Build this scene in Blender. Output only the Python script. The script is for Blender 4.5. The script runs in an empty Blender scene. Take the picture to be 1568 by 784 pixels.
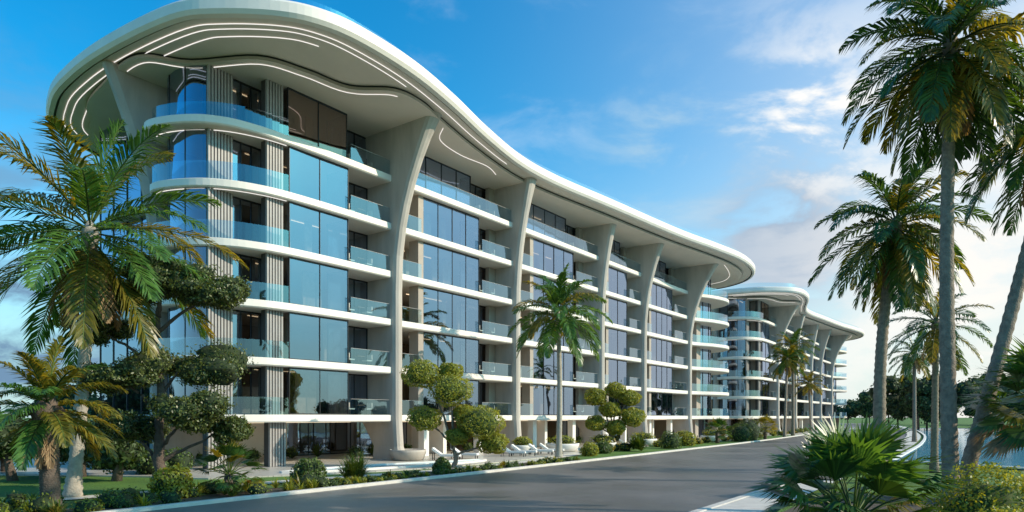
import bpy, math, random
from mathutils import Vector, Matrix, noise
random.seed(7)
R=random.random
def U(a,b): return a+(b-a)*random.random()
scene=bpy.context.scene

# ---------------------------------------------------------------- materials
MATS={}
def new_mat(name):
    m=bpy.data.materials.new(name); m.use_nodes=True
    nt=m.node_tree; nt.nodes.clear()
    out=nt.nodes.new('ShaderNodeOutputMaterial')
    MATS[name]=m
    return m,nt,out
def N(nt,t,**kw):
    n=nt.nodes.new(t)
    for k,v in kw.items():
        if k in n.inputs: n.inputs[k].default_value=v
        else: setattr(n,k,v)
    return n
def solid(name,col,rough=.6,var=.12,scale=1.2,bump=.0,bscale=20,metal=0,spec=.5,streak=False):
    m,nt,out=new_mat(name); L=nt.links.new
    p=N(nt,'ShaderNodeBsdfPrincipled'); p.inputs['Roughness'].default_value=rough
    p.inputs['Metallic'].default_value=metal; p.inputs['Specular IOR Level'].default_value=spec
    tc=N(nt,'ShaderNodeTexCoord'); mp=N(nt,'ShaderNodeMapping')
    if streak: mp.inputs['Scale'].default_value=(1,1,.18)
    L(tc.outputs['Object'],mp.inputs[0])
    nz=N(nt,'ShaderNodeTexNoise'); nz.inputs['Scale'].default_value=scale; nz.inputs['Detail'].default_value=5; nz.inputs['Roughness'].default_value=.62
    L(mp.outputs[0],nz.inputs['Vector'])
    r=N(nt,'ShaderNodeMapRange'); r.inputs[1].default_value=.3; r.inputs[2].default_value=.7; r.inputs[3].default_value=1-var; r.inputs[4].default_value=1+var
    L(nz.outputs[0],r.inputs[0])
    mx=N(nt,'ShaderNodeVectorMath',operation='SCALE'); mx.inputs[0].default_value=col[:3]
    L(r.outputs[0],mx.inputs['Scale']); L(mx.outputs[0],p.inputs['Base Color'])
    if bump:
        n2=N(nt,'ShaderNodeTexNoise'); n2.inputs['Scale'].default_value=bscale; n2.inputs['Detail'].default_value=4
        L(tc.outputs['Object'],n2.inputs['Vector'])
        b=N(nt,'ShaderNodeBump'); b.inputs['Strength'].default_value=bump; b.inputs['Distance'].default_value=.05
        L(n2.outputs[0],b.inputs['Height']); L(b.outputs[0],p.inputs['Normal'])
    L(p.outputs[0],out.inputs[0]); return m
def emis(name,col,s):
    m,nt,out=new_mat(name); e=N(nt,'ShaderNodeEmission'); e.inputs[0].default_value=(*col,1); e.inputs[1].default_value=s
    m.cycles.emission_sampling='NONE'
    nt.links.new(e.outputs[0],out.inputs[0]); return m
def glass(name,gcol,tcol,f0=.35,f1=.9,rough=.01,bump=.12):
    m,nt,out=new_mat(name); L=nt.links.new
    g=N(nt,'ShaderNodeBsdfGlossy'); g.inputs[0].default_value=(*gcol,1); g.inputs['Roughness'].default_value=rough
    t=N(nt,'ShaderNodeBsdfTransparent'); t.inputs[0].default_value=(*tcol,1)
    lw=N(nt,'ShaderNodeLayerWeight'); lw.inputs[0].default_value=.35
    r=N(nt,'ShaderNodeMapRange'); r.inputs[3].default_value=f0; r.inputs[4].default_value=f1
    L(lw.outputs['Facing'],r.inputs[0])
    if bump:
        tc=N(nt,'ShaderNodeTexCoord'); nz=N(nt,'ShaderNodeTexNoise'); nz.inputs['Scale'].default_value=.6; nz.inputs['Detail'].default_value=1
        L(tc.outputs['Object'],nz.inputs['Vector'])
        b=N(nt,'ShaderNodeBump'); b.inputs['Strength'].default_value=bump; b.inputs['Distance'].default_value=.06
        L(nz.outputs[0],b.inputs['Height']); L(b.outputs[0],g.inputs['Normal'])
    mx=N(nt,'ShaderNodeMixShader'); L(r.outputs[0],mx.inputs[0]); L(t.outputs[0],mx.inputs[1]); L(g.outputs[0],mx.inputs[2])
    L(mx.outputs[0],out.inputs[0]); return m
def leafmat(name,c1,c2,trans=.3,rough=.45):
    m,nt,out=new_mat(name); L=nt.links.new
    ge=N(nt,'ShaderNodeNewGeometry'); cr=N(nt,'ShaderNodeValToRGB')
    cr.color_ramp.elements[0].color=(*c1,1); cr.color_ramp.elements[1].color=(*c2,1)
    L(ge.outputs['Random Per Island'],cr.inputs[0])
    p=N(nt,'ShaderNodeBsdfPrincipled'); p.inputs['Roughness'].default_value=rough
    L(cr.outputs[0],p.inputs['Base Color'])
    t=N(nt,'ShaderNodeBsdfTranslucent')
    sc=N(nt,'ShaderNodeMix',data_type='RGBA',blend_type='MULTIPLY'); sc.inputs[0].default_value=1
    L(cr.outputs[0],sc.inputs[6]); sc.inputs[7].default_value=(2.6,2.0,.6,1); L(sc.outputs[2],t.inputs[0])
    mx=N(nt,'ShaderNodeMixShader'); mx.inputs[0].default_value=trans
    L(p.outputs[0],mx.inputs[1]); L(t.outputs[0],mx.inputs[2]); L(mx.outputs[0],out.inputs[0]); return m

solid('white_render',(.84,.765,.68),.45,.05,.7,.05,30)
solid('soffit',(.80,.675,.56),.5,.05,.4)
solid('concrete',(.45,.40,.35),.65,.18,.9,.25,12,streak=True)
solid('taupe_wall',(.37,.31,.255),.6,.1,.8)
solid('inner_wall',(.44,.31,.21),.7,.15,.5)
solid('slat',(.32,.30,.285),.5,.1,2)
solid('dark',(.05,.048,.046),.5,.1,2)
solid('frame',(.035,.035,.038),.35,.05,2,metal=.3)
solid('bright_wall',(.80,.76,.70),.6,.05,.6)
solid('curtain',(.58,.51,.43),.8,.15,3)
emis('led',(1,.97,.92),1.05)
emis('led_warm',(1,.76,.48),1.7)
glass('window_glass',(.50,.62,.84),(.52,.53,.52),.27,.9)
glass('bronze_glass',(.62,.52,.46),(.40,.30,.24),.25,.8)
glass('rail_glass',(.68,.82,.95),(.70,.86,.92),.15,.6,bump=0)
glass('roof_glass',(.8,.93,1),(.8,.92,.96),.12,.5,bump=0)
solid('bark',(.25,.195,.145),.85,.35,6,.8,18)
solid('bark_dark',(.12,.09,.07),.9,.35,6,.8,18)
solid('bark_pale',(.38,.34,.28),.8,.2,5,.5,14)
leafmat('palm_leaf',(.022,.06,.016),(.08,.17,.035),.3,.33)
leafmat('palm_leaf_green',(.03,.085,.02),(.11,.23,.045),.35,.35)
leafmat('palm_leaf_warm',(.06,.08,.012),(.26,.22,.035),.42,.35)
leafmat('dry_leaf',(.20,.13,.07),(.38,.27,.15),.2,.8)
leafmat('bonsai_leaf',(.028,.055,.014),(.14,.17,.042),.25,.4)
leafmat('topiary_leaf',(.12,.16,.02),(.34,.36,.05),.35,.5)
leafmat('shrub_leaf',(.025,.06,.013),(.12,.18,.03),.25,.5)
leafmat('shrub_gold',(.14,.14,.02),(.34,.29,.05),.3,.5)
leafmat('far_leaf',(.03,.06,.02),(.10,.15,.04),.2,.6)
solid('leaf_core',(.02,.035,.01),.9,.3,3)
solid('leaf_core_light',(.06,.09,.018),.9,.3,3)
solid('soil',(.07,.055,.04),.95,.4,2,.6,10)
solid('kerb_stone',(.6,.56,.50),.7,.12,2,.2,25)
solid('cushion',(.8,.79,.77),.8,.03,3)

def ground_mats():
    m,nt,out=new_mat('grass'); L=nt.links.new
    tc=N(nt,'ShaderNodeTexCoord'); n1=N(nt,'ShaderNodeTexNoise'); n1.inputs['Scale'].default_value=.35; n1.inputs['Detail'].default_value=6
    n2=N(nt,'ShaderNodeTexNoise'); n2.inputs['Scale'].default_value=14; n2.inputs['Detail'].default_value=6
    L(tc.outputs['Object'],n1.inputs[0]); L(tc.outputs['Object'],n2.inputs[0])
    ad=N(nt,'ShaderNodeMath',operation='ADD'); L(n1.outputs[0],ad.inputs[0]); L(n2.outputs[0],ad.inputs[1])
    cr=N(nt,'ShaderNodeValToRGB'); cr.color_ramp.elements[0].position=.35; cr.color_ramp.elements[0].color=(.04,.10,.012,1)
    cr.color_ramp.elements[1].position=.68; cr.color_ramp.elements[1].color=(.13,.25,.03,1)
    mm=N(nt,'ShaderNodeMath',operation='MULTIPLY'); mm.inputs[1].default_value=.5; L(ad.outputs[0],mm.inputs[0]); L(mm.outputs[0],cr.inputs[0])
    p=N(nt,'ShaderNodeBsdfPrincipled'); p.inputs['Roughness'].default_value=.85; L(cr.outputs[0],p.inputs['Base Color'])
    b=N(nt,'ShaderNodeBump'); b.inputs['Strength'].default_value=.8; b.inputs['Distance'].default_value=.06; L(n2.outputs[0],b.inputs['Height']); L(b.outputs[0],p.inputs['Normal'])
    L(p.outputs[0],out.inputs[0])
    m,nt,out=new_mat('asphalt'); L=nt.links.new
    tc=N(nt,'ShaderNodeTexCoord'); n1=N(nt,'ShaderNodeTexNoise'); n1.inputs['Scale'].default_value=.16; n1.inputs['Detail'].default_value=8; n1.inputs['Roughness'].default_value=.7
    n2=N(nt,'ShaderNodeTexNoise'); n2.inputs['Scale'].default_value=45; n2.inputs['Detail'].default_value=4
    L(tc.outputs['Object'],n1.inputs[0]); L(tc.outputs['Object'],n2.inputs[0])
    cr=N(nt,'ShaderNodeValToRGB'); cr.color_ramp.elements[0].position=.36; cr.color_ramp.elements[0].color=(.085,.077,.07,1)
    cr.color_ramp.elements[1].position=.62; cr.color_ramp.elements[1].color=(.18,.162,.146,1); L(n1.outputs[0],cr.inputs[0])
    p=N(nt,'ShaderNodeBsdfPrincipled'); L(cr.outputs[0],p.inputs['Base Color'])
    r=N(nt,'ShaderNodeMapRange'); r.inputs[1].default_value=.36; r.inputs[2].default_value=.62; r.inputs[3].default_value=.32; r.inputs[4].default_value=.58; L(n1.outputs[0],r.inputs[0]); L(r.outputs[0],p.inputs['Roughness'])
    b=N(nt,'ShaderNodeBump'); b.inputs['Strength'].default_value=.45; b.inputs['Distance'].default_value=.012; L(n2.outputs[0],b.inputs['Height']); L(b.outputs[0],p.inputs['Normal'])
    L(p.outputs[0],out.inputs[0])
    m,nt,out=new_mat('paving'); L=nt.links.new
    tc=N(nt,'ShaderNodeTexCoord'); br=N(nt,'ShaderNodeTexBrick'); br.inputs['Scale'].default_value=1; br.inputs['Brick Width'].default_value=1.2; br.inputs['Row Height'].default_value=.6
    br.inputs['Mortar Size'].default_value=.012; br.inputs['Color1'].default_value=(.55,.51,.45,1); br.inputs['Color2'].default_value=(.48,.45,.40,1); br.inputs['Mortar'].default_value=(.2,.19,.17,1)
    L(tc.outputs['Object'],br.inputs[0]); p=N(nt,'ShaderNodeBsdfPrincipled'); p.inputs['Roughness'].default_value=.35; L(br.outputs[0],p.inputs['Base Color']); L(p.outputs[0],out.inputs[0])
    m,nt,out=new_mat('water'); L=nt.links.new
    tc=N(nt,'ShaderNodeTexCoord'); nz=N(nt,'ShaderNodeTexNoise'); nz.inputs['Scale'].default_value=1.5; nz.inputs['Detail'].default_value=4; L(tc.outputs['Object'],nz.inputs[0])
    b=N(nt,'ShaderNodeBump'); b.inputs['Strength'].default_value=.2; b.inputs['Distance'].default_value=.05; L(nz.outputs[0],b.inputs['Height'])
    p=N(nt,'ShaderNodeBsdfPrincipled'); p.inputs['Base Color'].default_value=(.14,.48,.66,1); p.inputs['Roughness'].default_value=.08; L(b.outputs[0],p.inputs['Normal']); L(p.outputs[0],out.inputs[0])
ground_mats()

# ---------------------------------------------------------------- mesh builder
class MB:
    def __init__(s): s.v=[]; s.f=[]; s.m=[]; s.mats=[]; s.sm=[]
    def mi(s,n):
        if n not in s.mats: s.mats.append(n)
        return s.mats.index(n)
    def face(s,pts,mat,smooth=False):
        i=len(s.v); s.v.extend([tuple(p) for p in pts]); s.f.append(tuple(range(i,i+len(pts)))); s.m.append(s.mi(mat)); s.sm.append(smooth)
    def box(s,x0,x1,y0,y1,z0,z1,mat):
        i=len(s.v)
        s.v.extend([(x0,y0,z0),(x1,y0,z0),(x1,y1,z0),(x0,y1,z0),(x0,y0,z1),(x1,y0,z1),(x1,y1,z1),(x0,y1,z1)])
        for q in ((0,3,2,1),(4,5,6,7),(0,1,5,4),(1,2,6,5),(2,3,7,6),(3,0,4,7)):
            s.f.append(tuple(i+k for k in q)); s.m.append(s.mi(mat)); s.sm.append(False)
    def loft(s,loops,mats,closed=True,cap0=None,cap1=None,smooth=False):
        n=len(loops[0]); base=len(s.v)
        for lp in loops: s.v.extend([tuple(p) for p in lp])
        for k in range(len(loops)-1):
            mt=mats if isinstance(mats,str) else mats[k]
            mi=s.mi(mt)
            for j in range(n if closed else n-1):
                a=base+k*n+j; b=base+k*n+(j+1)%n
                s.f.append((a,b,b+n,a+n)); s.m.append(mi); s.sm.append(smooth)
        if cap0: s.f.append(tuple(base+j for j in range(n))[::-1]); s.m.append(s.mi(cap0)); s.sm.append(False)
        if cap1: s.f.append(tuple(base+(len(loops)-1)*n+j for j in range(n))); s.m.append(s.mi(cap1)); s.sm.append(False)
    def tube(s,pts,rads,mat,seg=8,caps=True,ring=0):
        loops=[]
        for i,p in enumerate(pts):
            p=Vector(p); d=(Vector(pts[min(i+1,len(pts)-1)])-Vector(pts[max(i-1,0)])).normalized()
            x=d.orthogonal().normalized() if abs(d.z)<.9 else Vector((1,0,0)).cross(d).normalized()
            y=d.cross(x)
            loops.append([p+(x*math.cos(a)+y*math.sin(a))*rads[i] for a in [2*math.pi*k/seg for k in range(seg)]])
        s.loft(loops,mat,True,mat if caps else None,mat if caps else None,True)
    def obj(s,name,parent=None,loc=(0,0,0)):
        me=bpy.data.meshes.new(name); me.from_pydata(s.v,[],s.f)
        for n in s.mats: me.materials.append(MATS[n])
        me.polygons.foreach_set('material_index',s.m); me.polygons.foreach_set('use_smooth',s.sm); me.update()
        o=bpy.data.objects.new(name,me); o.location=loc; scene.collection.objects.link(o)
        if parent: o.parent=parent
        return o
def empty(name,loc=(0,0,0),rot=0):
    o=bpy.data.objects.new(name,None); o.location=loc; o.rotation_euler=(0,0,rot); scene.collection.objects.link(o); return o

def catmull(P,closed=True,sub=6):
    out=[]; n=len(P)
    rng=range(n) if closed else range(n-1)
    for i in rng:
        g=(lambda k:P[k%n]) if closed else (lambda k:P[max(0,min(n-1,k))])
        p0,p1,p2,p3=g(i-1),g(i),g(i+1),g(i+2)
        for k in range(sub):
            t=k/sub
            out.append(tuple(.5*((2*p1[c])+(-p0[c]+p2[c])*t+(2*p0[c]-5*p1[c]+4*p2[c]-p3[c])*t*t+(-p0[c]+3*p1[c]-3*p2[c]+p3[c])*t**3) for c in (0,1)))
    if not closed: out.append(P[-1])
    return out
def inset(P,d,closed=True):
    n=len(P); out=[]
    for i in range(n):
        if closed: a=P[i-1]; b=P[(i+1)%n]
        else: a=P[max(0,i-1)]; b=P[min(n-1,i+1)]
        tx,ty=b[0]-a[0],b[1]-a[1]; l=math.hypot(tx,ty) or 1
        nx,ny=ty/l,-tx/l
        out.append((P[i][0]+nx*d,P[i][1]+ny*d))
    return out
def uvz(P,z): return [(p[0],-p[1],z) for p in P]

ANG=math.atan2(.8083,.5888); ORG=Vector((-8.3,48.7,0))
ca,sa=math.cos(ANG),math.sin(ANG)
def W(u,v,z=0): return Vector((ORG.x+u*ca+v*sa, ORG.y+u*sa-v*ca, z))
def leaf(mb,p,nrm,s,mat,asp=.5):
    n=Vector(nrm).normalized(); x=n.orthogonal().normalized(); y=n.cross(x); a=R()*6.28
    t=x*math.cos(a)+y*math.sin(a); w=n.cross(t)*s*asp; t=t*s
    b=len(mb.v); mb.v.extend([tuple(p-t),tuple(p+w),tuple(p+t),tuple(p-w)]); mb.f.append((b,b+1,b+2,b+3)); mb.m.append(mb.mi(mat)); mb.sm.append(False)
def rdir():
    z=U(-1,1); a=R()*6.2832; r=math.sqrt(1-z*z); return Vector((r*math.cos(a),r*math.sin(a),z))
def clump(mb,c,rad,n,s,mat,core=None,shell=.7,rough=.25,asp=.5,lower=True):
    c=Vector(c); off=Vector((U(0,50),U(0,50),U(0,50)))
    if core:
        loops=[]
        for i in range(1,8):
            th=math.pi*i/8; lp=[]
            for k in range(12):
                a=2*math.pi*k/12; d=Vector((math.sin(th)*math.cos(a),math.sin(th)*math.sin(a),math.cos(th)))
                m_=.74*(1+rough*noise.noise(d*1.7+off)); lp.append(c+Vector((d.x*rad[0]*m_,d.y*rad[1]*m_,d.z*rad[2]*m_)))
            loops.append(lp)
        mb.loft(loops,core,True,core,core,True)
    for i in range(n):
        d=rdir()
        k=(shell+(1-shell)*R()**.7)*(1+rough*noise.noise(d*1.7+off)+.12*noise.noise(d*5+off))
        p=c+Vector((d.x*rad[0],d.y*rad[1],d.z*rad[2]))*k
        nn=(d+rdir()*.9)
        leaf(mb,p,nn,s*U(.7,1.3),mat,asp)
def spiky(mb,c,h,n,mat,w=.03,spread=.6):
    for i in range(n):
        a=R()*6.28; el=U(.35,1.4); d=Vector((math.cos(a)*math.cos(el),math.sin(a)*math.cos(el),math.sin(el))); l=h*U(.6,1.1)
        sv=Vector((-math.sin(a),math.cos(a),0))*w; m1=c+d*l*.6; t=m1+(d+Vector((0,0,-.5))).normalized()*l*.4
        b=len(mb.v); mb.v.extend([tuple(c-sv*.5),tuple(c+sv*.5),tuple(m1+sv),tuple(m1-sv),tuple(t)]); mb.f.extend([(b,b+1,b+2,b+3),(b+3,b+2,b+4)]); k=mb.mi(mat); mb.m.extend([k,k]); mb.sm.extend([False,False])

# ---------------------------------------------------------------- the apartment building
ROOF=catmull([(-16.9,-5.4),(-16.3,.1),(-15.2,2.55),(-13.1,5.05),(-11.1,6.2),(-8.6,6.6),(-4.4,6.4),(.2,5.5),(5.5,4.15),(11.6,3.0),(17.5,2.9),(26.1,3.7),(39.9,4.9),(48.9,6.2),(57,7.0),(65,6.0),(71,3),(74.6,-2),(75,-8),(73,-16),(66,-22),(50,-24),(20,-22),(0,-23),(-8,-24),(-14,-20.5),(-16.2,-15.5),(-16.9,-10.5)],True,6)
SLAB=[(-12.9,-10),(-13.3,-7.2),(-14.5,-5.6),(-14.2,-3.7),(-13,-1.75),(-11,-.55),(-8,-.05),(0,0),(15,0),(30,0),(50,0),(56.5,.3),(60,1.6),(64,2.3),(67,1.3),(69,-1.5),(69.5,-8),(68,-15),(60,-19),(30,-19.5),(0,-20),(-10,-19),(-12.9,-15)]
SLABC=catmull(SLAB,True,6)
LV=[3.1+3.4*i for i in range(6)]
SOF=23.74
FINS=[(0,4.15),(14.6,2.1),(30.2,1.9),(40.7,2.8),(55,4.4)]

bld=empty('apartment_building',ORG,ANG)
mb=MB()
prof=[(3.2,24.72),(.5,24.72),(.12,24.66),(0,24.5),(0,24.0),(.14,23.8),(.42,23.74),(.42,24.0),(.58,24.0),(.58,23.84),(1.5,SOF),(3.2,SOF)]
mats=['white_render']*6+['dark','dark','soffit','soffit','soffit']
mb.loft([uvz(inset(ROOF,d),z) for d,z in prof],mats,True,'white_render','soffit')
mb.obj('roof',bld)
tier=catmull([(-15.5,-9),(-15.7,-4.6),(-13.6,-2.7),(-11.6,.8),(-9,1.8),(-6.2,2.3),(-4.3,4.3),(-2,4.5),(1,3.7),(6,2.5),(12,1.5),(17.5,1.4),(26,2.2),(40,3.4),(49,4.6),(57,5.3),(64,4.4),(70,1),(72.5,-4),(71,-12),(60,-18),(20,-19),(-8,-20),(-14,-15)],True,6)
mb=MB()
mb.loft([uvz(tier,SOF+.01),uvz(inset(tier,.12),SOF-.02),uvz(inset(tier,.12),SOF-.12),uvz(tier,SOF-.12),uvz(tier,SOF-.3),uvz(inset(tier,.25),SOF-.32)],['dark','dark','dark','taupe_wall','soffit'],True,None,'soffit')  # dark faces in the edge gap paint in the tier's shadow line
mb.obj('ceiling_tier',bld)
mb=MB()
def strip(P,z,w,mat):
    A=P; B=inset(P,w,False)
    mb.loft([uvz(A,z),uvz(B,z),uvz(B,z+.03),uvz(A,z+.03),uvz(A,z)],mat,False)
n=len(ROOF)
idx=list(range(n-18,n))+list(range(0,54))
seg=[ROOF[i] for i in idx]
strip(inset(seg,.98,False),SOF+.01,.035,'led')
strip(inset(seg[:56],1.4,False),SOF-.02,.035,'led')
strip(inset(seg[:44],2.1,False),SOF-.035,.035,'led')
ts=[(p) for p in tier[3:38]]
strip(inset(ts,.45,False),SOF-.36,.03,'led')
c=catmull([(1.5,3.2),(3,1.6),(6,1.0),(9,1.2),(11,.6)],False,6); strip(c,SOF-.36,.03,'led')
c=catmull([(56,4.6),(60,3.8),(64,2.6),(67,.5),(68.5,-3)],False,6); strip(c,SOF-.36,.04,'led')
for L in LV[4:]:
    sg=SLABC[12:36]
    strip(inset(sg,.35,False),L-.385,.03,'led')
mb.obj('light_strips',bld)
mb=MB(); g=inset(ROOF,1.1)
mb.loft([uvz(g,24.7),uvz(g,25.5)],'roof_glass',True)
mb.obj('roof_parapet_glass',bld)
mb=MB()
for k,L in enumerate(LV):
    P=SLABC
    if k==5:
        P=[ (p[0]-.5*max(0,min(1,(-9-p[0])/4))*(1 if p[1]>-6.5 else 0), p[1]+(.35*max(0,min(1,(-9-p[0])/3)) if p[1]>-6 else 0)) for p in SLABC]
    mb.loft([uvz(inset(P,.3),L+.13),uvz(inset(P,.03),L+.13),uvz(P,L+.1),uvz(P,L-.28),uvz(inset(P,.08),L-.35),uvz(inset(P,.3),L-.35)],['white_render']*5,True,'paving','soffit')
mb.obj('floor_slabs',bld)
def fin(mb,u,tip):
    zs=[0,.3,1,3,8,12,14.5,16.5,18,19.5,21,22.2,23.1,23.8]
    loops=[]
    for z in zs:
        t=max(0,(z-12.5)/11.3); f=.45+(tip-.45)*t**2.1
        if z<3: f+=.5*((3-z)/3)**3
        h=.42+.22*max(0,(z-20)/3.8)**2
        if z<1: h+=.12*(1-z)
        b=-3.2 if z>2.9 else -1.8
        c=.34
        loops.append([(u-h,-b,z),(u-h,-(f-c),z),(u-h*.75,-(f-c*.35),z),(u-h*.3,-(f-.02),z),(u+h*.3,-(f-.02),z),(u+h*.75,-(f-c*.35),z),(u+h,-(f-c),z),(u+h,-b,z)])
    mb.loft(loops,'concrete',True,'concrete','concrete')
    z0=[l+.13 for l in LV]; z1=[l-.35 for l in LV[1:]]+[SOF-.32]
    for a,b in zip(z0,z1):
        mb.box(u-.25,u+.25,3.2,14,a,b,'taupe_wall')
mb=MB()
for u,t in FINS: fin(mb,u,t)
loops=[]
for z in [0,.5,3,8,12,14.5,16.5,18,19.5,21,22.2,23.1,23.75]:
    t=max(0,(z-13)/10.7); f=-13.65-2.75*t**1.7
    h=.42; vc=7.2
    loops.append([(-8,vc-h,z),(f+.3,vc-h,z),(f,vc-h*.4,z),(f,vc+h*.4,z),(f+.3,vc+h,z),(-8,vc+h,z)])
mb.loft(loops,'concrete',True,'concrete','concrete')
mb.obj('fin_columns',bld)

G=MB(); F=MB(); B=MB(); S=MB(); I=MB()
def glaz(u0,u1,v,z0,z1,npan,t=.06,gm='window_glass'):
    for i in range(npan):
        a=u0+(u1-u0)*i/npan; b=u0+(u1-u0)*(i+1)/npan; e1=U(-.012,.012); e2=U(-.006,.006)
        G.face([(a,-v-e1,z0),(b,-v+e1,z0),(b,-v+e1+e2,z1),(a,-v-e1+e2,z1)],gm)
    for i in range(npan+1):
        u=u0+(u1-u0)*i/npan
        F.box(u-t/2,u+t/2,-v-.04,-v+.06,z0,z1,'frame')
    F.box(u0,u1,-v-.035,-v+.055,z0,z0+.08,'frame'); F.box(u0,u1,-v-.035,-v+.055,z1-.1,z1,'frame')
def side(u,v0,v1,z0,z1):
    G.face([(u,-v0,z0),(u,-v1,z0),(u,-v1,z1),(u,-v0,z1)],'window_glass')
def rail(u0,u1,v,z):
    B.face([(u0,-v,z-.12),(u1,-v,z-.12),(u1,-v,z+1.05),(u0,-v,z+1.05)],'rail_glass')
    F.box(u0,u1,-v-.012,-v+.012,z+1.05,z+1.075,'slat')
def slats(u0,u1,v,z0,z1):
    S.box(u0,u1,-v+.1,-v+.5,z0,z1,'dark')
    u=u0+.02
    while u<u1-.05:
        S.box(u,u+.12,-v-.08,-v+.098,z0,z1,'slat'); u+=.2
def pathglass(mbx,P,z0,z1,mat): mbx.loft([uvz(P,z0),uvz(P,z1)],mat,False,smooth=(mat=='window_glass'))
floors=[(L+.13,(LV[i+1]-.35 if i<5 else SOF-.33)) for i,L in enumerate(LV)]
RB=-2.5
def interior(u0,u1,z0,z1,k):
    I.box(u0,u1,8,8.3,z0,z1,'inner_wall')
    for i in range(int((u1-u0)/2.2)):
        a=u0+U(.2,u1-u0-1.2)
        I.box(a,a+U(.3,1.1),3.0,3.15,z0,z1,'curtain')
    for q in range(2):
        a=U(u0+.5,u1-2.5)
        I.box(a,a+U(.8,2.2),U(4,6),6.6,z0,z0+U(.7,2.6),random.choice(['taupe_wall','bark_dark','curtain']))
    if R()<.8:
        a=u0+(u1-u0)*U(.1,.4); I.box(a,a+(u1-u0)*U(.25,.45),3.6,3.66,z1-.05,z1-.02,'led_warm')
def balcony_set(u,v,z):
    for dx in (-.8,.8):
        S.box(u+dx-.25,u+dx+.25,-v-.25,-v+.25,z+.38,z+.46,'curtain'); S.box(u+dx*1.28-.03,u+dx*1.28+.03,-v-.25,-v+.25,z+.4,z+.85,'curtain')
        for a in (-.22,.19):
            for b in (-.22,.19): S.box(u+dx+a,u+dx+a+.03,-v+b,-v+b+.03,z,z+.38,'frame')
    S.box(u-.3,u+.3,-v-.3,-v+.3,z+.66,z+.7,'bark_dark'); S.box(u-.03,u+.03,-v-.03,-v+.03,z,z+.66,'frame')
for k,(z0,z1) in enumerate(floors):
    slats(-13.0,-11.4,-2.0,z0,z1)
    glaz(-11.4,-9.3,-2.3,z0,z1,3)
    slats(-10.0,-8.75,-.75,z0,z1)
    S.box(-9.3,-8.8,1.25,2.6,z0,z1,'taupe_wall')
    vg=-.42 if k<5 else -.55
    glaz(-8.6,-4.0,vg,z0,z1-.0,2,.035,'window_glass' if k<5 else 'bronze_glass')
    side(-8.6,vg,RB,z0,z1); side(-4.0,vg,RB,z0,z1)
    glaz(-4.0,-.45,RB,z0,z1,3); balcony_set(-2.3,-1.3,z0)
    rail(-4.0,-.45,-.12,z0); interior(-12.6,-.4,z0,z1,k)
    arc=catmull([(-12.9,-2.0),(-13.5,-2.9),(-13.75,-4.1),(-13.55,-5.4),(-12.9,-6.6)],False,6)
    pathglass(G,arc,z0,z1,'window_glass')
    for p in arc[::8]: F.box(p[0]-.03,p[0]+.03,-p[1]-.03,-p[1]+.03,z0,z1,'frame')
    rp=[p for p in inset(SLABC,.12)[4:40] if p[0]<-8.7 and p[1]>-6.6 and p[1]<.5]
    pathglass(B,rp,z0-.12,z0+1.05,'rail_glass'); 
    glaz2=[(-12.4,-9.3),(-12.4,-17)]
    pathglass(G,glaz2,z0,z1,'window_glass'); 
    for v in range(-17,-9,2): F.box(-12.45,-12.35,-v-.05,-v+.05,z0,z1,'frame')
    for j in range(4):
        a=FINS[j][0]+.45; b=FINS[j+1][0]-.45; w=b-a
        g0=a+w*.17; g1=a+w*.70
        glaz(a,g0,RB,z0,z1,2); rail(a,g0,-.12,z0)
        if k<5:
            npan=5 if w>12 else 3
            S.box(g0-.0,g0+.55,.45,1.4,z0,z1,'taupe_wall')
            glaz(g0+.55,g1,-.5,z0,z1,npan-1,.04)
            side(g1,-.5,RB,z0,z1)
        else:
            glaz(g0,g1,-1.4,z0,z1,4,.06); rail(g0,g1,-.12,z0)
            side(g1,-1.4,RB,z0,z1)
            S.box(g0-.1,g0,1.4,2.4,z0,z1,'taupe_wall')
        glaz(g1,b,RB,z0,z1,2); rail(g1,b,-.12,z0)
        if b-g1>3.2: balcony_set((g1+b)/2-.3,-1.2,z0)
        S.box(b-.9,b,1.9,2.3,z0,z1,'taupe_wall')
        interior(a,b,z0,z1,k)
    P=[p for p in inset(SLABC,2.6) if p[0]>55.3 and p[1]>-14]
    pathglass(G,P,z0,z1,'window_glass')
    for p in P[::3]: F.box(p[0]-.05,p[0]+.05,-p[1]-.05,-p[1]+.05,z0,z1,'frame')
    Pr=[p for p in inset(SLABC,.12) if p[0]>55.4 and p[1]>-14]
    pathglass(B,Pr,z0-.12,z0+1.05,'rail_glass')
    I.box(55,66,8,8.3,z0,z1,'inner_wall'); S.box(58.5,60,.2,1.2,z0,z1,'taupe_wall')
z0,z1=.07,LV[0]-.35
slats(-13.0,-11.9,-2.0,z0,z1); slats(-9.7,-8.5,-.9,z0,z1)
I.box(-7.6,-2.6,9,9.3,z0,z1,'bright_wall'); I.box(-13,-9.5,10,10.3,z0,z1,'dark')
glaz(-2.6,8,-9.2,z0,z1,5,.05)
for j in range(4):
    a=FINS[j][0]+.45; b=FINS[j+1][0]-.45; w=b-a
    glaz(a+w*.08,a+w*.45,-5.5,z0,z1,4,.05); I.box(a,b,12,12.3,z0,z1,'inner_wall')
    S.box(a+w*.50,a+w*.53,2.0,5.6,z0,z1,'bright_wall'); S.box(a+w*.25,a+w*.29,.9,1.5,z0,z1,'bright_wall'); S.box(a+w*.74,a+w*.78,.9,1.5,z0,z1,'bright_wall')
    I.box(a+w*.58,b-.5,7.5,7.7,z0,z1,'taupe_wall')
    for q in (2.6,6.2): I.box(a+.4,b-.4,q,q+.1,z1-.05,z1-.02,'led_warm')
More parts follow.
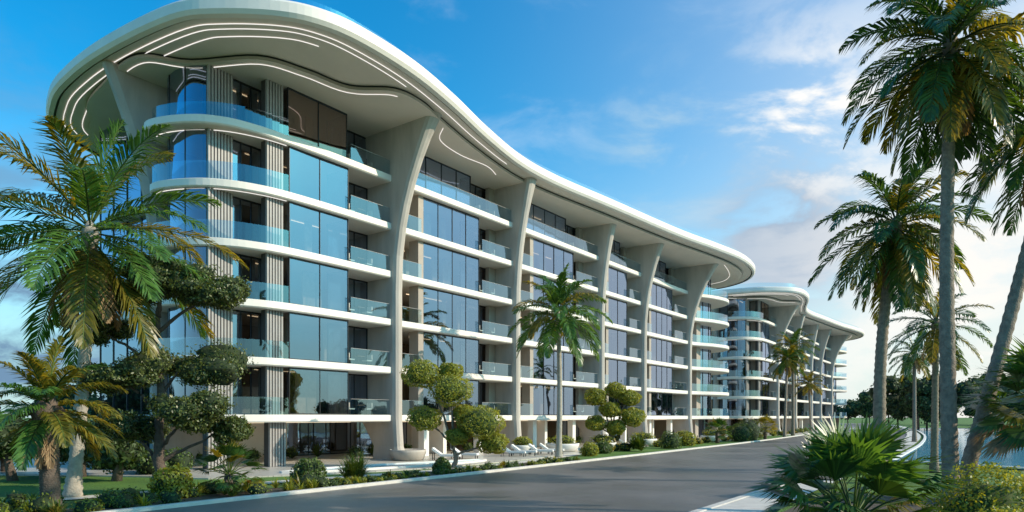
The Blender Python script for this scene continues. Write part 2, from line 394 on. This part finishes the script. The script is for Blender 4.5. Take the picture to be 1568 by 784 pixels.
I.box(-12,-1,3.6,3.7,z1-.05,z1-.02,'led_warm'); I.box(-12,-1,7.6,7.7,z1-.05,z1-.02,'led_warm')
I.box(55,68,7,7.3,z0,z1,'inner_wall'); P=[p for p in inset(SLABC,3.4) if p[0]>55.3 and p[1]>-14]; pathglass(G,P,z0,z1,'window_glass')
S.box(58,59.2,.2,1.4,z0,z1,'taupe_wall'); S.box(64,65,-.6,.6,z0,z1,'taupe_wall')
S.box(-12.4,-12.1,9.3,17,z0,z1,'dark');  # dark colour paints in the ground-floor shade
I.box(-12,66,17.5,17.8,3,SOF-.4,'taupe_wall'); I.box(-12,66,17.5,17.8,0,2.99,'dark')  # lower part coloured dark to stand in for shade beneath the first slab
G.obj('window_glazing',bld); F.obj('window_frames',bld); B.obj('balcony_glass',bld); S.obj('slat_panels_and_piers',bld); I.obj('interiors',bld)
pl=MB()
for i in range(34):
    u=-11+i*1.9+U(-.6,.6); v=-U(6.8,7.2) if u<-1 else -U(3,4.8)
    if R()<.5: spiky(pl,Vector((u,-v,.06)),U(.9,1.6),45,'shrub_leaf',.05)
    else: clump(pl,(u,-v,.45),(.55,.55,.45),220,.09,'shrub_leaf','leaf_core',.6,.4)
for i in range(14):
    clump(pl,(U(-16.5,-14.2),U(1,9),.6),(.8,.8,.8),260,.09,'shrub_leaf','leaf_core',.6,.4)
pl.obj('lobby_plants',bld)
bld2=empty('apartment_building.001',W(97,0.5),ANG+math.radians(1.5))
for o in list(bld.children):
    c=o.copy(); c.parent=bld2; scene.collection.objects.link(c)

# ---------------------------------------------------------------- ground, road
def sheet(name,P,z,mat,conv=True):
    m=MB(); m.face([W(p[0],p[1],z) for p in P] if conv else [(p[0],p[1],z) for p in P],mat); return m.obj(name)
m=MB(); m.face([(-1500,-600,-.02),(1500,-600,-.02),(1500,2500,-.02),(-1500,2500,-.02)],'grass'); m.obj('ground')
LE=catmull([(-90,13.5),(-45,12.9),(-21,12.4),(0,12.0),(30,11.0),(55,9.9),(90,7.2),(130,2.6),(173,-2.8),(230,-12),(320,-30)],False,8)
RE=[(p[0]+ (0.04*p[0]*.1),p[1]+15) for p in LE]
def ribbon(name,A,Bb,z,mat,mb=None):
    m=MB()
    for i in range(min(len(A),len(Bb))-1): m.face([W(*A[i],z),W(*A[i+1],z),W(*Bb[i+1],z),W(*Bb[i],z)],mat)
    return m.obj(name)
ribbon('road',LE,RE,0.0,'asphalt')
def kerb(name,P,h=.13,w=.28):
    m=MB(); Q=inset(P,w,False)
    m.loft([[W(*p,-.02) for p in P],[W(*p,h-.02) for p in P],[W(*p,h) for p in inset(P,.03,False)],[W(*p,h) for p in Q],[W(*p,-.02) for p in Q]],'kerb_stone',False)
    return m.obj(name)
kerb('kerb',LE); kerb('kerb.001',[ (p[0],p[1]) for p in inset(RE,-.28,False)])
ribbon('pavement',[(p[0],p[1]+.25) for p in RE],[(p[0],p[1]+1.9) for p in RE],.1,'kerb_stone')
m=MB(); T=catmull([(-17,-22),(-17,0),(-13,4.6),(-4,7.4),(6,7.2),(16,5.8),(30,4.6),(45,5),(60,6),(72,2),(76,-10),(70,-24)],True,5)
m.loft([[W(*p,-.02) for p in T],[W(*p,.05) for p in T],[W(*p,.055) for p in inset(T,.05)]],'paving',True,None,'paving'); m.obj('terrace_paving')
m=MB(); T2=[(p[0]+97,p[1]) for p in T]
m.loft([[W(*p,-.02) for p in T2],[W(*p,.05) for p in T2],[W(*p,.055) for p in inset(T2,.05)]],'paving',True,None,'paving'); m.obj('terrace_paving.001')
def pool(name,P):
    m=MB(); m.loft([[W(*p,.05) for p in P],[W(*p,.16) for p in P],[W(*p,.16) for p in inset(P,.3)],[W(*p,.10) for p in inset(P,.3)]],'bright_wall',True,None,'water'); return m.obj(name)
pool('pool',catmull([(-12,3.4),(-9,5.4),(-2,6.6),(2,6.4),(3,5.4),(0,4.6),(-6,3.2)],True,5))
pool('pool.001',catmull([(18,3.2),(22,4.1),(28,3.6),(29,2.5),(24,2.1)],True,5))
front=[(p[0],p[1]+2.3) for p in RE if 15<p[0]<175]
pool('pool.002',[(14,38),(18,52),(30,58),(100,58),(160,50),(front[-1][0]+4,front[-1][1]+8)]+front[::-1])
A=catmull([(-30,6),(-22,7.4),(-14,8.0),(-6,9.2),(2,9.2),(10,8),(16,6.5)],False,6)
ribbon('garden_path',A,inset(A,1.1,False),.02,'kerb_stone')
bi=[p for p in inset(LE,.3,False) if -60<p[0]<6]
ribbon('garden_bed',bi,inset(bi,2.4,False),.01,'soil')
sheet('garden_bed.001',[(-60,29.9),(-4,29.4),(-5,44),(-60,44)],.03,'soil')

# ---------------------------------------------------------------- vegetation
def frond(mb,base,az,el,L,leaf=.75,n=40,mat='palm_leaf',droop=1.0,w=.035,rach='shrub_leaf'):
    d=Vector((math.cos(az)*math.cos(el),math.sin(az)*math.cos(el),math.sin(el)))
    p=Vector(base); st=L/12; pts=[p.copy()]; dirs=[d.copy()]
    for i in range(12):
        p=p+d*st; d=(d+Vector((0,0,-1))*droop*.055*(1+i*.16)).normalized()
        pts.append(p.copy()); dirs.append(d.copy())
    mb.tube(pts,[.035*(1-i/14)+.006 for i in range(13)],rach,4,False)
    tw=U(-.5,.5)
    for i in range(n):
        t=.14+.86*i/n; k=t*12; j=min(11,int(k)); fr=k-j
        q=pts[j].lerp(pts[j+1],fr); dd=dirs[j]
        sidev=dd.cross(Vector((0,0,1)))
        if sidev.length<.05: sidev=Vector((1,0,0))
        sidev.normalize(); up=sidev.cross(dd).normalized()
        ll=leaf*(math.sin(math.pi*min(1,(t*.93+.1)))**.6+.12)*U(.82,1.1)
        for s in (-1,1):
            if R()<.04: continue
            a=U(.75,1.0)-t*.35
            v=(dd*math.cos(a)+sidev*s*math.sin(a)+up*(U(.1,.4)-.1+tw*s*.3)).normalized()
            wv=(dd-v*dd.dot(v)).normalized()*w
            v2=(v+Vector((0,0,-1))*U(.45,.9)*droop).normalized()
            a0=q; a1=q+v*ll*.5; a2=a1+v2*ll*.5
            b=len(mb.v); mi=mb.mi(mat)
            mb.v.extend([tuple(a0-wv*.4),tuple(a0+wv*.4),tuple(a1+wv),tuple(a1-wv),tuple(a2)])
            mb.f.append((b,b+1,b+2,b+3)); mb.f.append((b+3,b+2,b+4)); mb.m.extend([mi,mi]); mb.sm.extend([False,False])
def palm(name,base,top,r0,r1,nf=26,L=3.6,leaf=.8,n=40,mat='palm_leaf',mat2='palm_leaf_warm',bark='bark',dry=3,droop=1.0,w=.035,bend=0,elmin=-.5,pw=.62):
    b=Vector(base); t=Vector(top); mb=MB(); pts=[];rad=[]; K=80
    for i in range(K+1):
        f=i/K; p=b.lerp(t,f); p+=Vector((bend*math.sin(f*math.pi),0,0)); pts.append(p-b)
        rr=r0+(r1-r0)*f+ .35*r0*max(0,1-f*9); rad.append(rr*(1.07 if i%2 else .95)*U(.98,1.02))
    mb.tube(pts,rad,bark,10)
    crown=MB(); c=t-b
    crown.tube([c-Vector((0,0,.7)),c,c+Vector((0,0,.5))],[r1*1.1,r1*1.7,r1*.5],bark,8)
    for i in range(nf):
        f=i/nf; az=i*2.39996+U(-.2,.2); el=1.35-(1.35-elmin)*f**.8+U(-.12,.12)
        frond(crown,c+Vector((0,0,.3-.5*f)),az,el,L*U(.85,1.08)*(.8+.2*min(1,f*4)),leaf,n,mat if R()<pw else mat2,droop*U(.85,1.2),w)
    for i in range(dry):
        frond(crown,c-Vector((0,0,.3)),R()*6.28,-1.0+U(-.2,.2),L*.62,leaf*.6,n//2,'dry_leaf',1.2,w,'dry_leaf')
    e=empty(name,b); mb.obj('trunk',e); crown.obj('crown',e); return e
def fanleaf(mb,c,dirv,rad,mat,nl=24,spread=2.5):
    d=dirv.normalized(); sv=d.cross(Vector((0,0,1))); sv=sv.normalized() if sv.length>.05 else Vector((1,0,0)); up=sv.cross(d)
    tilt=U(-.4,.5)
    for i in range(nl):
        a=-spread/2+spread*i/(nl-1)
        v=(d*math.cos(a)+(sv*math.cos(tilt)+up*math.sin(tilt))*math.sin(a)+up*.12).normalized()
        l=rad*(.75+.25*math.cos(a*.8))*U(.92,1.05)
        pw=v.cross(up).normalized()*rad*.045
        a1=c+v*l*.55; a2=a1+(v+Vector((0,0,-U(.25,.7)))).normalized()*l*.45
        b=len(mb.v); mi=mb.mi(mat)
        mb.v.extend([tuple(c),tuple(a1+pw+up*.02),tuple(a1-pw),tuple(a2)]); mb.f.append((b,b+1,b+2)); mb.f.append((b+2,b+1,b+3)); mb.m.extend([mi,mi]); mb.sm.extend([False,False])
def fanpalm(name,base,h,r,nl=22,rad=.9,pet=1.0,mat='palm_leaf',mat2='palm_leaf_warm',bark='bark_dark',tr=.2,dry=4,leaflets=24,pw=.72):
    mb=MB(); b=Vector(base)
    mb.tube([Vector((0,0,-.05)),Vector((.03,0,h*.3)),Vector((-.03,.02,h*.7)),Vector((0,0,h))],[tr*1.25,tr*.95,tr,tr*1.1],bark,10)
    for i in range(int(h*26)):
        z=U(.1,h); a=R()*6.28; o=Vector((math.cos(a),math.sin(a),0))
        mb.tube([o*tr*.8+Vector((0,0,z)),o*(tr*1.35)+Vector((0,0,z+.16))],[.05,.02],bark,4)
    cr=MB(); c=Vector((0,0,h))
    for i in range(nl+dry):
        f=i/nl; az=i*2.4+U(-.2,.2); el=1.4-1.7*f+U(-.1,.1)
        m='dry_leaf' if i>=nl else (mat if R()<pw else mat2)
        d=Vector((math.cos(az)*math.cos(el),math.sin(az)*math.cos(el),math.sin(el)))
        p1=c+d*pet*.6; d2=(d+Vector((0,0,-.25))).normalized(); p2=p1+d2*pet*.4*U(.8,1.2)
        cr.tube([c,p1,p2],[.025,.018,.012],'shrub_leaf' if i<nl else 'dry_leaf',4,False)
        fanleaf(cr,p2,d2,rad*U(.85,1.1),m,leaflets)
    e=empty(name,b); mb.obj('trunk',e); cr.obj('crown',e); return e

palm('palm_tree',(12.9,20,0),(13.0,20.2,14.0),.24,.15,46,3.7,.85,46,mat='palm_leaf',droop=1.25,bend=-.15,dry=6,elmin=-1.1)
palm('palm_tree.001',(17.3,32,0),(18.0,32,12.0),.30,.2,42,4.5,.95,46,droop=1.15,bend=-.35,dry=8,elmin=-1.1,w=.045)
palm('palm_tree.002',(13.3,20.6,0),(17.2,21.4,12.6),.23,.15,38,4.2,.9,44,bend=.1,droop=1.2,dry=4,elmin=-1.0)
palm('palm_tree.003',(23.5,38,0),(23.6,38,8.2),.2,.15,24,3.2,.7,36,dry=3,elmin=-.8)
palm('palm_tree.004',W(60,26.2),W(60,26.2,10.6),.24,.17,26,3.6,.8,32,w=.05,elmin=-.9)
palm('palm_tree.005',W(84,11.5-5),W(84,11.5-5,14.5),.25,.18,30,4.2,1,30,w=.07,elmin=-.8)
palm('palm_tree.006',W(76,7.2),W(80,6.6,12.2),.22,.16,28,3.8,.9,30,w=.07,elmin=-.8)
palm('palm_tree.007',W(108,4),W(108,3.6,9.6),.22,.16,24,3.6,.9,30,w=.07,mat='palm_leaf_warm')
palm('palm_tree.008',(3.55,52,0),(3.5,52,10.9),.24,.15,32,4.7,1.05,46,mat='palm_leaf_green',bark='bark_pale',dry=0,droop=1.1,bend=.1,w=.055,elmin=-.6,pw=.8)
palm('palm_tree.009',(-17.0,26.4,0),(-16.3,26.4,10.2),.26,.2,36,5.8,1.2,64,mat='palm_leaf_green',mat2='palm_leaf_warm',dry=8,droop=.85,bend=.1,w=.038,bark='bark_pale',elmin=-.85,pw=.72)
palm('palm_tree.010',(-15.2,22.5,0),(-15.3,22.5,3.3),.3,.3,26,2.7,.65,46,mat='palm_leaf_green',mat2='palm_leaf_warm',bark='bark_dark',dry=6,elmin=-.5,pw=.5)
fanpalm('fan_palm',(-11.4,27.5,0),.75,.5,24,.7,.9,tr=.16,dry=1)
fanpalm('fan_palm.001',(6.1,12.2,0),1.25,.6,36,.95,1.05,tr=.18,dry=2,mat='palm_leaf',mat2='palm_leaf_green',leaflets=28)
fanpalm('fan_palm.002',(7.3,15.5,0),1.1,.6,26,.9,1.0,tr=.16,dry=2,leaflets=28,pw=.9)
fanpalm('fan_palm.003',(15.0,19,0),3.2,.6,34,1.1,1.2,tr=.2,dry=6,leaflets=26,pw=.85)
fanpalm('fan_palm.004',(19.2,25,0),3.4,.6,30,1.2,1.3,tr=.2,dry=4,leaflets=26,pw=.85)
fanpalm('fan_palm.006',W(62,8.2),1.6,.6,24,1.0,1.0,tr=.2,dry=1,mat='shrub_gold',mat2='palm_leaf_warm')
fanpalm('fan_palm.007',W(45,7.5),1.3,.6,24,1.0,1.0,tr=.2,dry=1)

def shrub(name,c,rad,n,s,mat,core='leaf_core',asp=.5,rough=.25):
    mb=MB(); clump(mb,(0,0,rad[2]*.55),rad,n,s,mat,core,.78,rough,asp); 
    mb.tube([(0,0,-.02),(0,0,rad[2]*.4)],[.08,.05],'bark_dark',6); return mb.obj(name,None,c)
shrub('boxwood_shrub',(9.0,12.8,0),(1.2,1.0,1.45),11000,.034,'topiary_leaf','leaf_core_light',.6,.2)
shrub('boxwood_shrub.001',(7.8,10.8,0),(1.0,.9,1.05),9000,.028,'topiary_leaf','leaf_core_light',.6,.2)

def limb(mb,pts,r0,r1,mat,jit=.06):
    n=len(pts); Q=[]
    for i in range(n-1):
        for k in range(5):
            t=k/5; Q.append(Vector(pts[i]).lerp(Vector(pts[i+1]),t)+rdir()*jit)
    Q.append(Vector(pts[-1]))
    mb.tube(Q,[r0+(r1-r0)*i/(len(Q)-1) for i in range(len(Q))],mat,8)
e=empty('cloud_pruned_tree',(-14.3,27.5,0))
mb=MB()
limb(mb,[(0,0,-.05),(.15,0,1.2),(-.05,.1,2.6),(.2,0,4.2),(-.1,0,6.0),(.1,0,7.6)],.26,.08,'bark_dark')
pads=[((.3,0,8.7),(2.3,2.0,.9)),((-1.7,.3,7.9),(1.9,1.7,.75)),((2.4,-.2,8.1),(1.6,1.5,.8)),((1.1,.2,5.3),(2.5,2.1,1.15)),((-1.4,-.3,4.8),(1.8,1.6,.85)),((1.6,-.3,3.3),(1.9,1.7,.95)),((2.5,.2,2.6),(1.2,1.1,.65)),((-1.1,.1,2.7),(1.5,1.4,.75)),((-2.3,.3,6.6),(1.2,1.1,.6))]
for c,r in pads:
    limb(mb,[(0.05,0,max(1.2,c[2]-1.6)),(c[0]*.5,c[1]*.5,c[2]-.7),(c[0],c[1],c[2]-.1)],.09,.03,'bark_dark',.05)
mb.obj('trunk',e)
mb=MB()
for c,r in pads:
    for q in range(10):
        d=rdir(); cc=Vector(c)+Vector((d.x*r[0]*.62,d.y*r[1]*.62,d.z*r[2]*.45)); s_=U(.32,.52)
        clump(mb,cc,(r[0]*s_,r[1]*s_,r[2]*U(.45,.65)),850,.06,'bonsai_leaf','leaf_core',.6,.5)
mb.obj('foliage_pads',e)

def topiary(name,base,lobes,sc,leafs,ls):
    e=empty(name,base); t=MB(); f=MB()
    limb(t,[(0,0,-.05),(.25*sc,0,.6*sc),(-.1*sc,0,1.4*sc),(.1*sc,0,2.3*sc)],.16*sc,.08*sc,'bark',.03)
    for c,r in lobes:
        c=Vector(c)*sc; limb(t,[(0.05,0,min(c.z*.5,1.3*sc)),(c.x*.5,c.y*.5,c.z*.75),tuple(c)],.08*sc,.04*sc,'bark',.03)
        clump(f,c,(r*sc,r*sc,r*.72*sc),leafs,ls,'topiary_leaf','leaf_core_light',.86,.28,.6)
    t.obj('trunk',e); f.obj('foliage_balls',e)
topiary('topiary_tree',(-3.6,41.5,0),[((-1.9,0,5.7),1.15),((-.2,.5,5.9),.75),((-.1,-.3,4.75),1.35),((-1.7,0,3.0),1.05),((1.7,-.3,2.75),1.45),((.6,.2,3.3),.7),((2.4,.2,1.5),.95),((.3,-.4,1.9),.7)],1.0,3400,.055)
topiary('topiary_tree.001',(9.3,63,0),[((-1.5,0,4.7),1.05),((.3,.3,5.3),.95),((1.5,0,4.6),.95),((-.3,-.3,3.6),.95),((1.6,-.2,2.9),1.15),((-1.5,0,2.4),.95),((.2,-.4,2.0),.9)],1.05,2300,.08)

low=MB()
for i in range(240):
    u=U(-34,6); v=U(9.8,11.6) if u>-16 else (U(9,11.6) if u>-24 else U(6,12))
    sc=.6 if u>-15 else 1
    p=W(u,v,.0); typ=R()
    if typ<.45: r=U(.18,.4)*sc; clump(low,p+Vector((0,0,r*.6)),(r*1.3,r*1.3,r),200,.05,random.choice(['shrub_leaf','shrub_leaf','topiary_leaf']),'leaf_core',.6,.5)
    elif typ<.9: spiky(low,p,U(.35,.75)*sc,45,random.choice(['shrub_leaf','palm_leaf','topiary_leaf']),.025)
    else: spiky(low,p,U(.5,.9)*sc,40,'palm_leaf_warm',.03)
low.obj('low_garden_plants')
low=MB()
for i in range(100):
    u=U(17,150); vl=12-.04*u if u<90 else 8.4-(u-90)*.12
    p=W(u,vl-U(3.6,5.5),0)
    r=U(.25,.55); 
    if R()<.6: clump(low,p+Vector((0,0,r*.6)),(r*1.3,r*1.3,r),200,.08,random.choice(['shrub_leaf','topiary_leaf','shrub_leaf','shrub_gold']),'leaf_core',.6,.5)
    else: spiky(low,p,U(.6,1.2),50,random.choice(['shrub_leaf','palm_leaf_warm','palm_leaf']),.05)
low.obj('border_planting')
for i,(u,v,r,mat) in enumerate([(-14.5,9.2,.8,'shrub_leaf'),(-21,9.5,.8,'topiary_leaf'),(13.0,8.4,.7,'topiary_leaf'),(29,8.4,1.1,'shrub_leaf'),(17,7.5,.7,'shrub_leaf'),(52,8,1.5,'shrub_leaf'),(56,7.8,1.9,'far_leaf'),(-6,9.8,.5,'shrub_leaf'),(36,7.4,.9,'topiary_leaf')]):
    nm='garden_shrub' if i==0 else 'garden_shrub.%03d'%i
    shrub(nm,W(u,v),(r,r,r*1.0),1600,.075,mat)
mb=MB(); 
for k in range(14): spiky(mb,Vector((U(-.4,.4),U(-.4,.4),U(0,.5))),1.1,45,'shrub_leaf',.02)
mb.obj('feathery_shrub',None,W(-12.2,9.6))
mb=MB()
for k in range(14): spiky(mb,Vector((U(-.4,.4),U(-.4,.4),U(0,.5))),1.2,45,'shrub_leaf',.04)
mb.obj('feathery_shrub.001',None,W(22,8.2))
def planter(name,c,r,h,plant=True):
    e=empty(name,c); m=MB(); pr=[(.72,0),(.86,.1),(1,.75),(1,1),(.92,1),(.9,.88)]
    m.loft([[(r*a*math.cos(t),r*a*math.sin(t),h*z) for t in [2*math.pi*k/28 for k in range(28)]] for a,z in pr],'concrete' if not plant else 'bright_wall',True,None,'soil',True); m.obj('bowl',e)
    if plant:
        f=MB(); clump(f,(0,0,h*1.35),(r*.8,r*.8,h*.7),700,.08,'topiary_leaf','leaf_core',.7,.4); f.obj('plant',e)
planter('planter',W(0,1.2,.055),1.3,.75,False)
for i,(u,v,r) in enumerate([(12.0,2.6,1.0),(17,3.4,1.5),(21,5.2,1.3),(33,3.6,1.5),(43,4.2,1.4),(49,5.2,1.2)]): planter('planter.%03d'%(i+1),W(u,v,.055),r,.7)
def lounger(name,loc,rot):
    e=empty(name,loc,rot); m=MB(); w=.35
    m.box(-1.0,.35,-w,w,.26,.32,'bright_wall')
    for x in (-.9,.25):
        for y in (-w+.04,w-.08): m.box(x,x+.05,y,y+.04,0,.26,'frame')
    m.box(.9,.95,-w+.05,-w+.09,0,.5,'frame'); m.box(.9,.95,w-.09,w-.05,0,.5,'frame')
    m.loft([[(.352,-w,.27),(.352,w,.27),(.352,w,.33),(.352,-w,.33)],[(1.0,-w,.72),(1.0,w,.72),(.97,w,.78),(.97,-w,.78)]],'bright_wall',True,'bright_wall','bright_wall'); m.obj('frame',e)
    c=MB(); c.loft([[(-.98,-w+.03,.325),(-.98,w-.03,.325),(-.98,w-.03,.41),(-.98,-w+.03,.41)],[(.33,-w+.03,.325),(.33,w-.03,.325),(.31,w-.03,.42),(.31,-w+.03,.42)],[(.98,-w+.03,.79),(.98,w-.03,.79),(.95,w-.03,.88),(.95,-w+.03,.88)]],'cushion',True,'cushion','cushion')
    c.obj('cushion',e)
for i,(u,v) in enumerate([(1.6,3.4),(3.6,3.4),(8.0,4.6),(9.4,4.6),(11.2,5.0),(12.8,5.0),(24.5,5.2),(26.5,5.2)]):
    lounger('sun_lounger' if i==0 else 'sun_lounger.%03d'%i,W(u,v,.056),math.radians(168+U(-6,6)))

def treeline(name,pts,nper,ls):
    mb=MB()
    for (x,y,h,r) in pts:
        mb.tube([(x,y,-.1),(x+U(-.4,.4),y,h*.6)],[.25,.12],'bark_dark',6)
        for q in range(8):
            d=rdir(); cc=Vector((x,y,h*.62))+Vector((d.x*r*.6,d.y*r*.6,d.z*h*.26)); s_=U(.35,.6)*r
            clump(mb,cc,(s_,s_,s_*.8),nper,ls,'far_leaf','leaf_core',.6,.5)
    mb.obj(name)
treeline('distant_trees',[(U(92,150),U(135,175),U(9,15),U(4,6)) for i in range(26)],220,.35)
treeline('distant_trees.001',[(-30-i*3.2+U(-1,1),50+U(-6,8),U(4,7),U(2.4,3.4)) for i in range(12)],260,.22)
treeline('distant_trees.002',[(U(140,260),U(230,300),U(9,14),U(5,8)) for i in range(22)],140,.6)
treeline('distant_trees.003',[tuple(W(20+i*9,66+U(-2,4)))[:2]+(U(6,9),U(3,4)) for i in range(10)],300,.25)
treeline('distant_trees.004',[(-20-i*2.6+U(-1,1),33+U(0,6),U(2.2,3.6),U(1.6,2.2)) for i in range(7)],350,.13)

# ---------------------------------------------------------------- sky + sun
SUN=Vector((.86,-.12,.46)).normalized(); el=math.asin(SUN.z); az=math.atan2(SUN.x,SUN.y)
w=bpy.data.worlds.new('World'); scene.world=w; w.use_nodes=True; nt=w.node_tree; nt.nodes.clear(); L=nt.links.new
out=N(nt,'ShaderNodeOutputWorld'); bg=N(nt,'ShaderNodeBackground'); bg.inputs[1].default_value=.15
sky=N(nt,'ShaderNodeTexSky'); sky.sky_type='NISHITA'; sky.sun_disc=False; sky.sun_elevation=el; sky.sun_rotation=az; sky.air_density=1.0; sky.dust_density=.6; sky.ozone_density=2.0
hs=N(nt,'ShaderNodeHueSaturation'); hs.inputs['Saturation'].default_value=1.45; L(sky.outputs[0],hs.inputs['Color'])
tc=N(nt,'ShaderNodeTexCoord'); DIR=tc.outputs['Generated']
tint=N(nt,'ShaderNodeMix',data_type='RGBA',blend_type='MULTIPLY'); tint.inputs[0].default_value=1; L(hs.outputs[0],tint.inputs[6]); tint.inputs[7].default_value=(.5,1.8,1.62,1)
sx=N(nt,'ShaderNodeSeparateXYZ'); L(DIR,sx.inputs[0])
hz=N(nt,'ShaderNodeMapRange',interpolation_type='SMOOTHSTEP'); hz.inputs[1].default_value=-.02; hz.inputs[2].default_value=.40; hz.inputs[3].default_value=.88; hz.inputs[4].default_value=0; L(sx.outputs[2],hz.inputs[0])
hm=N(nt,'ShaderNodeMix',data_type='RGBA'); L(hz.outputs[0],hm.inputs[0]); L(tint.outputs[2],hm.inputs[6]); hm.inputs[7].default_value=(4.2,4.9,5.5,1)
def lobe(d,power,amt):
    dp=N(nt,'ShaderNodeVectorMath',operation='DOT_PRODUCT'); L(DIR,dp.inputs[0]); dp.inputs[1].default_value=Vector(d).normalized()
    cl=N(nt,'ShaderNodeMath',operation='MAXIMUM'); cl.inputs[1].default_value=0; L(dp.outputs['Value'],cl.inputs[0])
    pw=N(nt,'ShaderNodeMath',operation='POWER'); pw.inputs[1].default_value=power; L(cl.outputs[0],pw.inputs[0])
    ml=N(nt,'ShaderNodeMath',operation='MULTIPLY'); ml.inputs[1].default_value=amt; L(pw.outputs[0],ml.inputs[0]); return ml.outputs[0]
def mixin(prev,fac,col):
    m=N(nt,'ShaderNodeMix',data_type='RGBA'); L(fac,m.inputs[0]); L(prev,m.inputs[6]); m.inputs[7].default_value=(*col,1); return m.outputs[2]
cur=mixin(hm.outputs[2],lobe((.80,.58,.14),6,.92),(6.7,6.25,5.7))
mp=N(nt,'ShaderNodeMapping'); mp.inputs['Scale'].default_value=(1,1,2.2); mp.inputs['Location'].default_value=(1.1,.7,.3); L(DIR,mp.inputs[0])
nz=N(nt,'ShaderNodeTexNoise'); nz.inputs['Scale'].default_value=6; nz.inputs['Detail'].default_value=6; nz.inputs['Roughness'].default_value=.58; nz.inputs['Distortion'].default_value=.3; L(mp.outputs[0],nz.inputs[0])
def clouds(cur,lo,hi,col,amt,mask):
    r=N(nt,'ShaderNodeMapRange',interpolation_type='SMOOTHSTEP'); r.inputs[1].default_value=lo; r.inputs[2].default_value=hi; r.inputs[3].default_value=0; r.inputs[4].default_value=amt; L(nz.outputs[0],r.inputs[0])
    m=N(nt,'ShaderNodeMath',operation='MULTIPLY'); m.use_clamp=True; L(r.outputs[0],m.inputs[0]); L(mask,m.inputs[1])
    return mixin(cur,m.outputs[0],col)
cur=clouds(cur,.50,.88,(5.6,6.4,7),.35,lobe((.1,1,.45),5,1))
cur=clouds(cur,.34,.55,(2.6,3.4,4.4),.9,lobe((.40,1,.262),300,1.8))
cur=clouds(cur,.40,.66,(3.0,4.4,5.4),.7,lobe((.24,1,.385),260,1.3))
cur=clouds(cur,.38,.62,(1.2,2.1,3.2),.9,lobe((-.78,1,.13),45,1.4))
cur=clouds(cur,.46,.62,(6.8,6.8,6.7),.9,lobe((.45,1,.44),300,1.5))
cur=clouds(cur,.40,.62,(7,6.7,6.3),.85,lobe((.78,1,.14),26,1.2))
L(cur,bg.inputs[0]); L(bg.outputs[0],out.inputs[0])
ld=bpy.data.lights.new('sun','SUN'); ld.energy=5.0; ld.angle=math.radians(.5); ld.color=(1,.86,.68)
so=bpy.data.objects.new('sun',ld); so.rotation_euler=SUN.to_track_quat('Z','Y').to_euler(); so.location=(60,-10,60); scene.collection.objects.link(so)

# ---------------------------------------------------------------- camera
cd=bpy.data.cameras.new('camera'); cd.sensor_width=36; cd.lens=24; cd.shift_y=.157; cd.clip_end=5000
co=bpy.data.objects.new('camera',cd); co.location=(0,0,3.1); co.rotation_euler=(math.radians(90),0,0); scene.collection.objects.link(co); scene.camera=co
scene.view_settings.view_transform='Standard'; scene.view_settings.look='None'; scene.view_settings.exposure=0
